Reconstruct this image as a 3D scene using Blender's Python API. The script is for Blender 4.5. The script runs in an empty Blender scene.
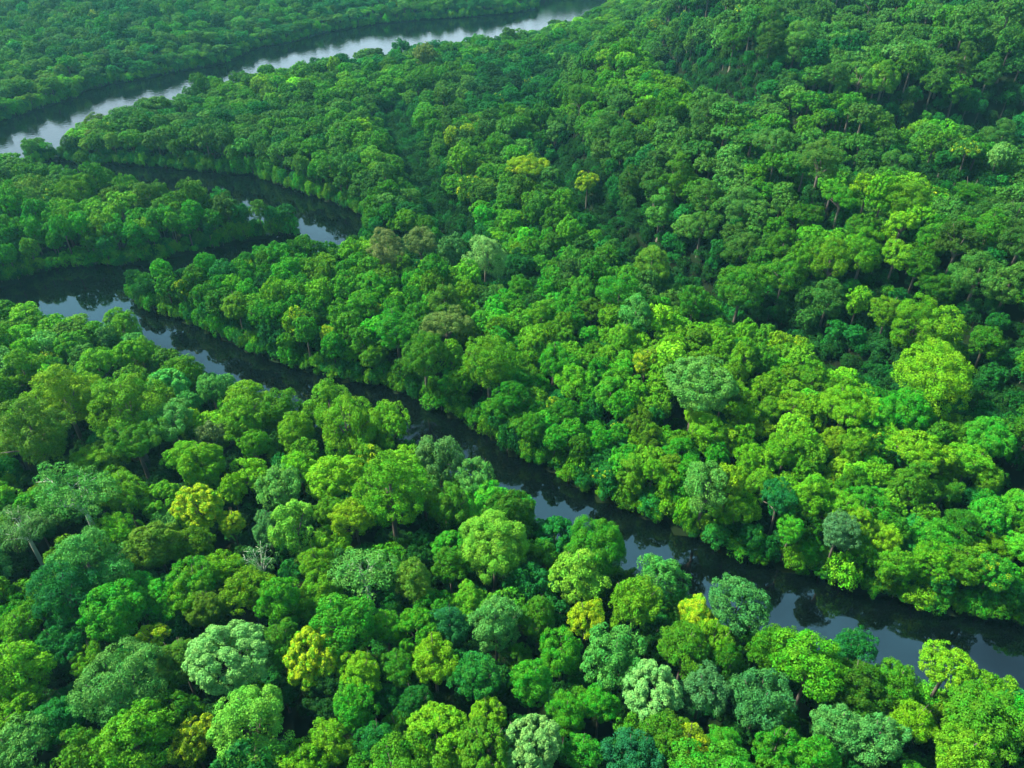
import bpy, math, random
import numpy as np
R_ = math.radians
scene = bpy.context.scene
COL = scene.collection
rng = np.random.default_rng(7)
random.seed(7)

# ------------------------------------------------------------------ camera
CAM_Z, PITCH, FOC = 95.0, R_(36.0), 750.0
SP, CP = math.sin(PITCH), math.cos(PITCH)

def ground_at(px, py, z=0.0):
    """World point on the level z seen along the survey bearing (px, py)."""
    u, v = (px - 512) / FOC, (384 - py) / FOC
    d = (u, CP + v * SP, -SP + v * CP)
    t = (z - CAM_Z) / d[2]
    return (d[0] * t, d[1] * t)

def project(x, y, z):
    """inverse of ground_at: bearing of world points (arrays)"""
    dz = z - CAM_Z
    dep = y * CP - dz * SP
    up = y * SP + dz * CP
    return 512 + FOC * x / dep, 384 - FOC * up / dep, dep

cam_d = bpy.data.cameras.new('camera')
cam = bpy.data.objects.new('camera', cam_d)
COL.objects.link(cam)
cam.location = (0, 0, CAM_Z)
cam.rotation_euler = (math.pi / 2 - PITCH, 0, 0)
cam_d.sensor_width = 36.0
cam_d.lens = FOC / 1024 * 36.0
cam_d.clip_start, cam_d.clip_end = 1.0, 6000.0
scene.camera = cam

# ------------------------------------------------------------------ the river (outlined on the ground plane)
ZA, ZB, ZC, ZD = 9.0, 11.0, 11.5, 12.0      # height of the bank canopy the survey saw the near shore over
def G(pts, z): return [ground_at(a, b, z) for a, b in pts]

A_far = G([(1500, 735), (1250, 668), (1100, 640), (1024, 626), (982, 619), (945, 614), (912, 606), (870, 598), (840, 587),
           (800, 574), (765, 566), (735, 557), (706, 547), (680, 535), (640, 517), (600, 502), (560, 477), (530, 463),
           (512, 456), (495, 442), (480, 432), (465, 425), (440, 412), (412, 399), (388, 389), (345, 382), (300, 370),
           (256, 356), (230, 344), (195, 327), (160, 314), (140, 308)], 0)
B_near = G([(127, 286)], 3) + G([(146, 277)], 5.5) + G([(165, 271), (200, 266), (225, 261), (245, 253)], 9) + G([(262, 242), (285, 237), (300, 239),
            (322, 236), (340, 229), (364, 223)], ZB)
C_far = G([(366, 218), (352, 211), (340, 206), (320, 199), (300, 193), (285, 188), (256, 177), (220, 174), (190, 171), (160, 168),
           (130, 166), (100, 165), (72, 162), (48, 156), (30, 150)], 0)
D_near = G([(15, 131), (45, 123), (60, 119), (72, 109), (105, 104), (120, 94), (140, 90), (175, 86)], 13.0) + G([(200, 71), (225, 67),
            (256, 64), (300, 53), (340, 50), (400, 40), (440, 37), (485, 29), (512, 27), (530, 25), (560, 16), (580, 10),
            (597, 0), (625, -12), (660, -24)], ZD)
D_far = G([(610, -24), (575, -12), (540, 0), (537, 9), (512, 14), (430, 20), (380, 24), (320, 34), (290, 43), (256, 49), (230, 62), (195, 69),
           (170, 73), (140, 80), (110, 84), (80, 93), (78, 98), (55, 104), (30, 113), (0, 122), (-60, 145), (-110, 175)], 0)
C_near = G([(-70, 172), (-20, 152), (0, 138), (20, 148), (45, 158), (70, 167), (95, 170), (115, 174), (140, 179), (165, 183), (200, 181),
            (215, 186), (235, 192), (262, 197)], ZC) + G([(280, 201)], 8) + G([(295, 212)], 6) + G([(297, 232)], 1)
B_far = G([(280, 236), (256, 240), (230, 245), (200, 252), (165, 260), (150, 264), (120, 267), (90, 267), (60, 268), (40, 274), (15, 283), (0, 287),
           (-40, 300)], 0)
A_near = G([(-35, 300), (0, 297), (35, 300), (60, 304), (80, 306), (105, 307)], 9.5) + G([(122, 311), (132, 318)], 6.0) + G([(150, 331), (165, 335), (180, 343), (200, 356),
            (225, 367), (245, 381), (270, 388), (290, 392), (300, 399), (340, 399), (372, 409), (400, 415)], 9.2) + G([(415, 431), (440, 435), (460, 443),
            (466, 455), (490, 468), (498, 480), (515, 483), (530, 486), (545, 500), (560, 512), (590, 528), (612, 532), (640, 549)], 10.0) + G([
            (665, 563), (690, 577), (710, 588), (740, 598), (768, 614), (790, 624), (805, 633), (830, 638), (850, 641), (865, 652), (890, 662), (915, 667),
            (950, 661), (975, 674), (1000, 681), (1024, 672), (1100, 690), (1250, 730), (1500, 800)], ZA)
RIVER = np.array(A_far + B_near + C_far + D_near + D_far + C_near + B_far + A_near)

def poly_sd(P, poly):
    """signed distance to a polygon (negative inside)"""
    a, b = poly, np.roll(poly, -1, 0)
    best = np.full(len(P), 1e18)
    ins = np.zeros(len(P), bool)
    for p, q in zip(a, b):
        e = q - p
        w = P - p
        t = np.clip((w @ e) / max(e @ e, 1e-9), 0, 1)
        dd = w - t[:, None] * e
        best = np.minimum(best, (dd ** 2).sum(1))
        c = (p[1] <= P[:, 1]) != (q[1] <= P[:, 1])
        if c.any():
            xx = p[0] + (P[:, 1] - p[1]) / (q[1] - p[1] + 1e-12) * e[0]
            ins ^= c & (P[:, 0] < xx)
    d = np.sqrt(best)
    return np.where(ins, -d, d)

def line_d(P, pts):
    best = np.full(len(P), 1e18)
    for p, q in zip(pts[:-1], pts[1:]):
        p, q = np.array(p), np.array(q)
        e = q - p
        w = P - p
        t = np.clip((w @ e) / max(e @ e, 1e-9), 0, 1)
        best = np.minimum(best, ((w - t[:, None] * e) ** 2).sum(1))
    return np.sqrt(best)

def sstep(x, a, b):
    t = np.clip((x - a) / (b - a), 0, 1)
    return t * t * (3 - 2 * t)

# smooth value noise in the plane
def vnoise(P, scale, seed):
    r = np.random.default_rng(seed).random((64, 64))
    q = P / scale + 1000.0
    i = np.floor(q).astype(int)
    f = q - i
    f = f * f * (3 - 2 * f)
    x0, y0 = i[:, 0] % 64, i[:, 1] % 64
    x1, y1 = (x0 + 1) % 64, (y0 + 1) % 64
    return (r[x0, y0] * (1 - f[:, 0]) + r[x1, y0] * f[:, 0]) * (1 - f[:, 1]) + (r[x0, y1] * (1 - f[:, 0]) + r[x1, y1] * f[:, 0]) * f[:, 1]

# ------------------------------------------------------------------ terrain: two wooded benches on the right, gullies, far hills
BENCH = np.array(G([(545, 150), (575, 205), (612, 236), (650, 262), (700, 300), (760, 330), (810, 372), (860, 400), (905, 440), (960, 485), (1024, 535), (1150, 600), (1500, 640),
                    (1500, 100), (1000, 20), (700, 40), (560, 90)], 4))
RIDGE = np.array(G([(700, 118), (742, 136), (790, 150), (850, 158), (940, 160), (1024, 166), (1400, 190), (1500, 60), (1200, -30), (700, -30), (640, 40)], 9))
GULLY = [G([(556, 168), (580, 206), (606, 236), (645, 268), (690, 292), (722, 312), (770, 345), (830, 372), (880, 396), (930, 420), (985, 450)], 3),
         G([(668, 92), (700, 118), (742, 138), (800, 150), (870, 160), (960, 165), (1024, 166), (1150, 172)], 8),
         G([(395, 120), (410, 165), (440, 215), (480, 275), (520, 290)], 2),
         G([(385, 250), (420, 262), (470, 278), (512, 300)], 2),
         G([(590, 62), (660, 92), (680, 118)], 6)]

FOLD = [G([(752, 205), (800, 240), (850, 272), (900, 292), (950, 306)], 8), G([(872, 196), (905, 222), (945, 240), (1040, 252)], 8),
        G([(690, 170), (730, 192), (775, 210)], 8), G([(840, 330), (900, 345), (960, 372), (1030, 392)], 8), G([(520, 95), (575, 120), (640, 150)], 5)]

def height(P):
    d = poly_sd(P, RIVER)
    h = -2.2 + 3.0 * sstep(d, -3.0, 1.2) + 1.6 * sstep(d, 2, 22)
    far = sstep(P[:, 1], 60, 260)
    h += sstep(d, 8, 40) * (vnoise(P, 55, 1) - 0.5) * 3.5
    h += 11 * sstep(-poly_sd(P, BENCH), -2, 14)
    h += 11 * sstep(-poly_sd(P, RIDGE), -3, 16)
    right = sstep(P[:, 0] - 0.12 * P[:, 1], 40, 160) * sstep(P[:, 1], 200, 330)
    h += right * (vnoise(P * np.array([1.0, 1.9]), 70, 5) - 0.35) * 16
    # stream hollows cut into the wood
    for g in GULLY: h -= 5.5 * np.exp(-(line_d(P, g) / 9.0) ** 2) * sstep(d, 6, 20)
    for g in FOLD: h -= 4.0 * np.exp(-(line_d(P, g) / 7.0) ** 2) * sstep(d, 6, 20)
    h = np.where(d > 3, np.maximum(h, 0.9), h)
    # diagonal folds on the benches
    wv = (P[:, 0] * 0.92 + P[:, 1] * 0.38) / 62 + 1.3 * vnoise(P, 120, 9)
    h += 8.5 * sstep(-poly_sd(P, BENCH), 4, 30) * (1 - 2 * np.abs(np.sin(math.pi * wv)) ** 0.7 + 0.6) * 0.9
    h = np.where(d > 3, np.maximum(h, 0.9), h)
    for cx, cy, rx, ry, hh in HILLS:
        h += hh * np.exp(-(((P[:, 0] - cx) / rx) ** 2 + ((P[:, 1] - cy) / ry) ** 2))
    return h

HILLS = [(430, 640, 130, 60, 34), (150, 760, 260, 70, 24), (-420, 720, 260, 70, 26), (-330, 560, 120, 45, 9), (700, 900, 300, 120, 40)]

def mesh_obj(name, verts, faces, mat=None, parent=None, smooth=False):
    me = bpy.data.meshes.new(name)
    me.from_pydata(verts, [], faces)
    me.update()
    if mat: me.materials.append(mat)
    if smooth: me.polygons.foreach_set('use_smooth', [True] * len(me.polygons))
    o = bpy.data.objects.new(name, me)
    COL.objects.link(o)
    if parent: o.parent = parent
    return o

# ------------------------------------------------------------------ materials
def new_mat(name):
    m = bpy.data.materials.new(name)
    m.use_nodes = True
    nt = m.node_tree
    nt.nodes.clear()
    return m, nt, nt.nodes.new('ShaderNodeOutputMaterial')

def foliage_mat(name, instanced):
    m, nt, out = new_mat(name)
    N, L = nt.nodes.new, nt.links.new
    if instanced:
        a = N('ShaderNodeAttribute'); a.attribute_type = 'INSTANCER'; a.attribute_name = 'tint'
        tint, amt = a.outputs['Color'], a.outputs['Alpha']
    else:
        a = N('ShaderNodeObjectInfo')
        tint, amt = a.outputs['Color'], a.outputs['Alpha']
    v = N('ShaderNodeAttribute'); v.attribute_name = 'leafvar'      # r: spray of leaves, g: single leaf, b: flush
    sep = N('ShaderNodeSeparateColor'); L(v.outputs['Color'], sep.inputs[0])
    # hue / value drift from spray to spray and leaf to leaf
    hsv = N('ShaderNodeHueSaturation')
    mh = N('ShaderNodeMapRange'); mh.inputs['To Min'].default_value = 0.485; mh.inputs['To Max'].default_value = 0.518
    L(sep.outputs[0], mh.inputs['Value']); L(mh.outputs[0], hsv.inputs['Hue'])
    mv = N('ShaderNodeMapRange'); mv.inputs['To Min'].default_value = 0.62; mv.inputs['To Max'].default_value = 1.38
    L(sep.outputs[1], mv.inputs['Value']); L(mv.outputs[0], hsv.inputs['Value'])
    # young yellow-gold leaves on some sprays of some trees (amount = alpha)
    gt = N('ShaderNodeMath'); gt.operation = 'LESS_THAN'
    L(sep.outputs[2], gt.inputs[0]); L(amt, gt.inputs[1])
    mix = N('ShaderNodeMix'); mix.data_type = 'RGBA'
    mix.inputs['B'].default_value = (0.27, 0.36, 0.008, 1)
    half = N('ShaderNodeMath'); half.operation = 'MULTIPLY'; half.inputs[1].default_value = 0.8
    L(gt.outputs[0], half.inputs[0]); L(half.outputs[0], mix.inputs['Factor'])
    L(tint, mix.inputs['A']); L(mix.outputs['Result'], hsv.inputs['Color'])
    b = N('ShaderNodeBsdfPrincipled')
    b.inputs['Roughness'].default_value = 0.55
    b.inputs['Specular IOR Level'].default_value = 0.04
    L(hsv.outputs[0], b.inputs['Base Color'])
    t = N('ShaderNodeBsdfTranslucent')
    warm = N('ShaderNodeMix'); warm.data_type = 'RGBA'; warm.blend_type = 'MULTIPLY'; warm.inputs['Factor'].default_value = 1
    warm.inputs['B'].default_value = (1.1, 1.25, 0.4, 1)
    L(hsv.outputs[0], warm.inputs['A']); L(warm.outputs['Result'], t.inputs['Color'])
    ms = N('ShaderNodeMixShader'); ms.inputs[0].default_value = 0.18
    L(b.outputs[0], ms.inputs[1]); L(t.outputs[0], ms.inputs[2]); L(ms.outputs[0], out.inputs['Surface'])
    return m

def bark_mat(name, c0, c1):
    m, nt, out = new_mat(name)
    N, L = nt.nodes.new, nt.links.new
    tc = N('ShaderNodeTexCoord')
    mp = N('ShaderNodeMapping'); mp.inputs['Scale'].default_value = (6, 6, 1.2)
    no = N('ShaderNodeTexNoise'); no.inputs['Scale'].default_value = 1.5; no.inputs['Detail'].default_value = 5
    cr = N('ShaderNodeValToRGB')
    cr.color_ramp.elements[0].position = 0.3; cr.color_ramp.elements[0].color = (*c0, 1)
    cr.color_ramp.elements[1].position = 0.7; cr.color_ramp.elements[1].color = (*c1, 1)
    b = N('ShaderNodeBsdfPrincipled'); b.inputs['Roughness'].default_value = 0.9
    bp = N('ShaderNodeBump'); bp.inputs['Strength'].default_value = 0.5
    L(tc.outputs['Object'], mp.inputs[0]); L(mp.outputs[0], no.inputs['Vector']); L(no.outputs[0], cr.inputs[0])
    L(cr.outputs[0], b.inputs['Base Color']); L(no.outputs[0], bp.inputs['Height']); L(bp.outputs[0], b.inputs['Normal'])
    L(b.outputs[0], out.inputs['Surface'])
    return m

FOL = foliage_mat('foliage', False)
FOLI = foliage_mat('foliage_far', True)
BARK = bark_mat('bark', (0.05, 0.04, 0.03), (0.12, 0.10, 0.075))
PALEBARK = bark_mat('pale_bark', (0.26, 0.29, 0.21), (0.44, 0.47, 0.36))

def ground_mat():
    m, nt, out = new_mat('forest_floor')
    N, L = nt.nodes.new, nt.links.new
    tc = N('ShaderNodeTexCoord')
    n1 = N('ShaderNodeTexNoise'); n1.inputs['Scale'].default_value = 0.25; n1.inputs['Detail'].default_value = 8
    cr = N('ShaderNodeValToRGB')
    e = cr.color_ramp.elements
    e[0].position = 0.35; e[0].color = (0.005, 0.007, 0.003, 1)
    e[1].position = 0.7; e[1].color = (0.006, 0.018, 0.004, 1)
    b = N('ShaderNodeBsdfPrincipled'); b.inputs['Roughness'].default_value = 0.95; b.inputs['Specular IOR Level'].default_value = 0.05
    bp = N('ShaderNodeBump'); bp.inputs['Strength'].default_value = 0.8
    L(tc.outputs['Object'], n1.inputs['Vector']); L(n1.outputs[0], cr.inputs[0]); L(cr.outputs[0], b.inputs['Base Color'])
    L(n1.outputs[0], bp.inputs['Height']); L(bp.outputs[0], b.inputs['Normal']); L(b.outputs[0], out.inputs['Surface'])
    return m

def water_mat():
    m, nt, out = new_mat('river_water')
    N, L = nt.nodes.new, nt.links.new
    tc = N('ShaderNodeTexCoord')
    n1 = N('ShaderNodeTexNoise'); n1.inputs['Scale'].default_value = 0.55; n1.inputs['Detail'].default_value = 5
    bp = N('ShaderNodeBump'); bp.inputs['Strength'].default_value = 0.02; bp.inputs['Distance'].default_value = 0.4
    b = N('ShaderNodeBsdfPrincipled')
    b.inputs['Base Color'].default_value = (0.0006, 0.0013, 0.0016, 1)
    b.inputs['Roughness'].default_value = 0.035
    b.inputs['IOR'].default_value = 1.95
    # the wide upper reach lies open to the wind and is ruffled, the lower reaches are still
    sx = N('ShaderNodeSeparateXYZ'); mr = N('ShaderNodeMapRange')
    mr.inputs['From Min'].default_value = 215; mr.inputs['From Max'].default_value = 300
    mr.inputs['To Min'].default_value = 0.02; mr.inputs['To Max'].default_value = 0.13
    L(tc.outputs['Object'], sx.inputs[0]); L(sx.outputs[1], mr.inputs['Value']); L(mr.outputs[0], bp.inputs['Strength'])
    L(tc.outputs['Object'], n1.inputs['Vector']); L(n1.outputs[0], bp.inputs['Height']); L(bp.outputs[0], b.inputs['Normal'])
    L(b.outputs[0], out.inputs['Surface'])
    return m

# ------------------------------------------------------------------ ground sheet and river
def build_ground():
    xs = np.concatenate([np.linspace(-2500, -620, 10), np.arange(-600, 601, 4.0), np.linspace(620, 2500, 10)])
    ys = np.concatenate([np.linspace(-800, -40, 8), np.arange(-20, 700, 4.0), np.linspace(710, 3500, 30)])
    X, Y = np.meshgrid(xs, ys)
    P = np.stack([X.ravel(), Y.ravel()], 1)
    Z = height(P)
    nx, ny = len(xs), len(ys)
    idx = np.arange(nx * ny).reshape(ny, nx)
    F = np.stack([idx[:-1, :-1], idx[:-1, 1:], idx[1:, 1:], idx[1:, :-1]], -1).reshape(-1, 4)
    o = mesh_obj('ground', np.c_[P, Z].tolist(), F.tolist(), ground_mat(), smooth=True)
    o['kind'] = 'structure'
    o['label'] = 'dark leafy forest floor under the trees'
    x0, y0 = RIVER.min(0) - 6
    x1, y1 = RIVER.max(0) + 6
    w = mesh_obj('river', [(x0, y0, 0), (x1, y0, 0), (x1, y1, 0), (x0, y1, 0)], [(0, 1, 2, 3)], water_mat())
    w['kind'] = 'structure'
    w['label'] = 'dark winding river reflecting trees and pale sky'
build_ground()

# ------------------------------------------------------------------ trees: trunk with limbs + crown of leaf-sized faces
def unit(v): return v / np.maximum(np.linalg.norm(v, axis=-1, keepdims=True), 1e-9)

def leaves(c, n, size, rg, aspect=0.6):
    """rhombic leaves at c facing n -> verts (N*4,3)"""
    r = unit(rg.normal(size=c.shape))
    t = unit(np.cross(n, r))
    b = np.cross(n, t)
    s = size[:, None] * rg.uniform(0.5, 1.5, (len(c), 1))
    fold = n * s * 0.16
    return np.stack([c + t * s, c + b * s * aspect - fold, c - t * s, c - b * s * aspect - fold], 1).reshape(-1, 3)

def lobe_leaves(C, rad, ncount, size, rg, center, squash=0.85, up=0.35, jitter=0.45, droop=0.0):
    """leaf faces over the shells of many small sprays (C centres, rad radii)"""
    out_c, out_n, out_s, out_l = [], [], [], []
    for k in range(len(C)):
        n = max(6, int(ncount * (rad[k] / rad.mean()) ** 2))
        d = unit(rg.normal(size=(n, 3)) * np.array([1, 1, 1]))
        outward = unit(C[k] - center)
        keep = (d @ outward > -0.35) & (d[:, 2] > -0.75)
        d = d[keep]
        rr = rad[k] * (0.72 + 0.36 * rg.random(len(d)) ** 0.7)
        p = C[k] + d * rr[:, None] * np.array([1, 1, squash])
        p[:, 2] -= droop * rad[k] * (1 - d[:, 2]) * rg.random(len(d))
        nn = unit(d + np.array([0, 0, up]) + rg.normal(size=d.shape) * jitter)
        out_c.append(p); out_n.append(nn)
        out_s.append(np.full(len(d), size)); out_l.append(np.full(len(d), k))
    return np.concatenate(out_c), np.concatenate(out_n), np.concatenate(out_s), np.concatenate(out_l)

def tube(V, F, p0, p1, r0, r1, seg=6, bend=None):
    p0, p1 = np.array(p0, float), np.array(p1, float)
    steps = 4 if bend is not None else 2
    base = len(V)
    ax = unit(p1 - p0)
    a = unit(np.cross(ax, [0.3, 0.9, 0.31]))
    b = np.cross(ax, a)
    for i in range(steps):
        t = i / (steps - 1)
        c = p0 + (p1 - p0) * t
        if bend is not None: c = c + np.array(bend) * math.sin(math.pi * t)
        r = r0 + (r1 - r0) * t
        for j in range(seg):
            an = 2 * math.pi * j / seg
            V.append(c + (a * math.cos(an) + b * math.sin(an)) * r)
    for i in range(steps - 1):
        for j in range(seg):
            j2 = (j + 1) % seg
            F.append((base + i * seg + j, base + i * seg + j2, base + (i + 1) * seg + j2, base + (i + 1) * seg + j))
    F.append(tuple(base + (steps - 1) * seg + j for j in range(seg)))

# every kind of tree is modelled with crown radius 1 (scaled per tree); hc = height of crown centre, rz = half height
KINDS = {
    'round':    dict(hc=2.0,  rz=1.00, M=30, br=0.36, n=11, sr=0.150, zmin=-0.80, cnt=62),
    'lumpy':    dict(hc=2.0,  rz=0.95, M=17, br=0.43, n=16, sr=0.150, zmin=-0.75, cnt=60),
    'umbrella': dict(hc=2.2,  rz=0.55, M=28, br=0.33, n=11, sr=0.135, zmin=-0.45, cnt=60),
    'lobed':    dict(hc=2.1,  rz=0.95, M=62, br=0.185, n=12, sr=0.100, zmin=-0.60, cnt=46),
    'tall':     dict(hc=2.4,  rz=1.45, M=36, br=0.36, n=12, sr=0.150, zmin=-0.85, cnt=60),
    'smooth':   dict(hc=2.0,  rz=1.00, M=44, br=0.30, n=12, sr=0.140, zmin=-0.80, cnt=64),
    'feather':  dict(hc=2.35, rz=0.75, lr=0.13, zmin=-0.2, cnt=48),
    'drooping': dict(hc=2.1,  rz=1.00, M=22, br=0.36, n=12, sr=0.140, zmin=-0.60, cnt=64),
    'star':     dict(hc=2.4,  rz=0.6,  lr=0.15, zmin=-0.2, cnt=60),
    'bare':     dict(hc=2.3,  rz=0.9,  lr=0.15, zmin=-0.3, cnt=60),
    'bush':     dict(hc=0.75, rz=0.80, M=13, br=0.42, n=9, sr=0.19, zmin=-0.6, cnt=60),
}

def crown_geo(kind, seed, hd, big=False):
    """leaf faces of one crown: verts, per-face variation"""
    k = KINDS[kind]
    rg = np.random.default_rng(seed * 977 + 13)
    cen = np.array([0, 0, k['hc']])
    def shell(n, zmin, jitter):
        i = np.arange(int(n * 2 / (1 - zmin) * 1.0) + 1) if False else np.arange(n)
        zz = 1 - (i + 0.5) / n * (1 - zmin)
        ph = i * 2.399963 + rg.uniform(0, 6.28)
        rr = np.sqrt(np.maximum(0, 1 - zz ** 2))
        return unit(np.stack([np.cos(ph) * rr, np.sin(ph) * rr, zz], 1) + rg.normal(size=(n, 3)) * jitter)
    d = shell(k.get('M', 40), k['zmin'], 0.16)
    limbs = unit(rg.normal(size=(6, 3)) * np.array([1, 1, 0.7]) + np.array([0, 0, 0.25]))
    if kind in ('star', 'feather', 'bare'):
        nb = {'star': 12, 'feather': 15, 'bare': 9}[kind]
        ang = np.arange(nb) * 2 * math.pi / nb + rg.uniform(-0.2, 0.2, nb)
        C, lr = [], []
        for a in ang:
            reach = rg.uniform(0.75, 1.0)
            rise = rg.uniform(-0.1, 0.4) if kind != 'feather' else rg.uniform(-0.05, 0.75)
            for t in np.linspace(0.3, 1.0, 11 if kind != 'bare' else 5):
                rr = reach * t
                side = rg.normal(0, 0.10 + 0.10 * t)
                C.append([math.cos(a) * rr - math.sin(a) * side, math.sin(a) * rr + math.cos(a) * side,
                          k['hc'] + k['rz'] * (0.25 + rise * math.sin(t * 2.2)) - (0.25 * t * t if kind == 'star' else 0.1 * t) + rg.normal(0, 0.05)])
                lr.append(k['lr'] * rg.uniform(0.8, 1.25))
        if kind == 'feather':
            for dd in d[::4]:
                C.append(list(cen + dd * np.array([0.8, 0.8, 0.62]) * rg.uniform(0.7, 1)))
                lr.append(k['lr'] * rg.uniform(0.8, 1.2))
        C, lr = np.array(C), np.array(lr)
    else:
        # broad boughs over the envelope, each a head of small sprays
        br = k['br'] * rg.uniform(0.72, 1.2, len(d))
        flare = rg.uniform(0.78, 1.14, len(d)) + 0.22 * np.max(np.maximum(0, d @ limbs.T) ** 5, axis=1) - 0.10
        if kind in ('round', 'lumpy', 'umbrella', 'tall', 'drooping'):
            keep_ = rg.random(len(d)) > 0.13
            d, br, flare = d[keep_], br[keep_], flare[keep_]
        if kind == 'lobed': flare = rg.uniform(0.93, 1.06, len(d))
        ext = np.array([1.0, 1.0, k['rz']])
        ctr = cen + d * ((1 - k['br'] * 0.85) * flare)[:, None] * ext
        if kind == 'tall': ctr[:, :2] = ctr[:, :2] * (1 - 0.3 * np.clip(d[:, 2:], 0, 1))
        C, lr = [], []
        for q in range(len(d)):
            sd = unit(rg.normal(size=(k['n'] * 2, 3)) + d[q] * 0.5 + np.array([0, 0, 0.35]))
            pts = ctr[q] + sd * br[q] * np.array([1, 1, 0.62 if kind == 'umbrella' else 0.9]) * 0.85
            if kind == 'drooping': pts[:, 2] -= 0.5 * br[q] * (1 - sd[:, 2])
            inside = (np.linalg.norm(pts[:, None] - ctr[None], axis=2) < br[None] * 0.66).any(1)
            deep = ((pts - cen) * np.array([1, 1, 1 / k['rz']]) * d[q]).sum(1) < 0.25
            got = 0
            for p_, bad in zip(pts, inside | deep):
                if bad or got >= k['n']: continue
                C.append(p_); lr.append(k['sr'] * rg.uniform(0.62, 1.15)); got += 1
        C, lr = np.array(C), np.array(lr)
    leaf = (0.020 if big else 0.028) if hd else 0.052
    cnt = k['cnt'] * ((2.6 if big else 1.45) if hd else 1.0)
    if not hd: cnt = cnt * 0.45
    jit = {'smooth': 0.30}.get(kind, 0.38)
    drp = {'drooping': 1.1, 'smooth': 0.5, 'star': 0.3}.get(kind, 0.0)
    c, nn, s, lo = lobe_leaves(C, lr, cnt, leaf, rg, cen - np.array([0, 0, 0.2]), jitter=jit, droop=drp)
    # second, inner layer of leaves keeps the crown closed
    if kind not in ('star', 'bare', 'feather'):
        m = int((1400 if hd else 330) * (0.5 if kind == 'feather' else 1))
        q = C[rg.integers(0, len(C), m)]
        ci = cen + (q - cen) * rg.uniform(0.45, 0.88, (m, 1))
        ni = unit((ci - cen) + rg.normal(size=ci.shape) * 0.3)
        c = np.concatenate([c, ci]); nn = np.concatenate([nn, ni])
        s = np.concatenate([s, np.full(m, leaf * 2.0)]); lo = np.concatenate([lo, rg.integers(0, len(C), m)])
    V = leaves(c, nn, s, rg)
    lv = rg.random(len(C)); fl = rg.random(len(C))
    if kind != 'x':
        fl = np.clip(fl * (1.25 - 0.35 * np.clip((C[:, 2] - k['hc']) / k['rz'], -1, 1)), 0, 1)
    var = np.stack([lv[lo], rg.random(len(c)), fl[lo]], 1)
    return V, var, C

def trunk_geo(kind, seed, C, hd):
    k = KINDS[kind]
    rg = np.random.default_rng(seed * 31 + 5)
    V, F = [], []
    r0 = 0.085 if kind != 'bush' else 0.05
    fork = k['hc'] - 0.55 * k['rz']
    tube(V, F, (0, 0, -0.35), (rg.normal(0, .04), rg.normal(0, .04), fork), r0, r0 * 0.62, 8, (rg.normal(0, .04), rg.normal(0, .04), 0))
    tube(V, F, (0, 0, -0.35), (0, 0, 0.18), r0 * 1.7, r0 * 0.95, 8)
    top = V[24]
    pick = np.linspace(0, len(C) - 1, (18 if kind in ('star', 'feather', 'bare') else 9) if hd else 4).astype(int)
    st = np.array([0, 0, fork])
    for j in pick:
        e = C[j]
        z0 = fork * rg.uniform(0.82, 1.0)
        s0 = np.array([0, 0, z0])
        mid = s0 + (e - s0) * 0.55 + np.array([0, 0, 0.10])
        thick = 0.036 if kind not in ('star', 'feather', 'bare') else 0.024
        tube(V, F, s0, mid, thick, thick * 0.7, 5)
        tube(V, F, mid, e, thick * 0.7, 0.008, 5)
        if hd and kind in ('star', 'feather', 'bare'):
            for _ in range(3):
                tw = mid + (e - mid) * rg.uniform(0.2, 0.8)
                tube(V, F, tw, tw + unit((e - s0) + rg.normal(size=3) * 1.2) * rg.uniform(0.2, 0.36), 0.012, 0.004, 4)
    return V, F

def crown_mesh(name, V, var, mat):
    n = len(V) // 4
    me = bpy.data.meshes.new(name)
    me.vertices.add(n * 4); me.vertices.foreach_set('co', V.astype(np.float32).ravel())
    me.loops.add(n * 4); me.loops.foreach_set('vertex_index', np.arange(n * 4, dtype=np.int32))
    me.polygons.add(n); me.polygons.foreach_set('loop_start', np.arange(0, n * 4, 4, dtype=np.int32))
    at = me.attributes.new('leafvar', 'FLOAT_COLOR', 'FACE')
    at.data.foreach_set('color', np.c_[var, np.ones(n)].astype(np.float32).ravel())
    me.materials.append(mat)
    me.update(calc_edges=True)
    return me

PALE_TRUNK = ('star', 'feather', 'bare')
PROTO = {}
def proto(kind, seed, big=False):
    key = (kind, seed, big)
    if key not in PROTO:
        V, var, C = crown_geo(kind, seed, True, big)
        cm = crown_mesh('crown', V, var, FOL)
        tv, tf = trunk_geo(kind, seed, C, True)
        tm = bpy.data.meshes.new('trunk')
        tm.from_pydata([tuple(v) for v in tv], [], tf)
        tm.materials.append(PALEBARK if kind in PALE_TRUNK else BARK)
        tm.polygons.foreach_set('use_smooth', [True] * len(tm.polygons)); tm.update()
        PROTO[key] = (cm, tm)
    return PROTO[key]

# ------------------------------------------------------------------ where the trees stand
TINT = {
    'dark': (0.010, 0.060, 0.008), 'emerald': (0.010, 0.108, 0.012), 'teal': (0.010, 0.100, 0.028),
    'mid': (0.036, 0.148, 0.006), 'bright': (0.068, 0.212, 0.006), 'vivid': (0.034, 0.192, 0.008),
    'lime': (0.098, 0.255, 0.006), 'yellow': (0.130, 0.280, 0.006), 'olive': (0.060, 0.155, 0.010),
    'sage': (0.056, 0.205, 0.032), 'grey': (0.046, 0.155, 0.034), 'pale': (0.135, 0.320, 0.070),
    'palelime': (0.115, 0.300, 0.022), 'gold': (0.095, 0.185, 0.008), 'brown': (0.085, 0.150, 0.034),
    'yellowgreen': (0.120, 0.240, 0.007), 'dull': (0.038, 0.128, 0.014),
}
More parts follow.
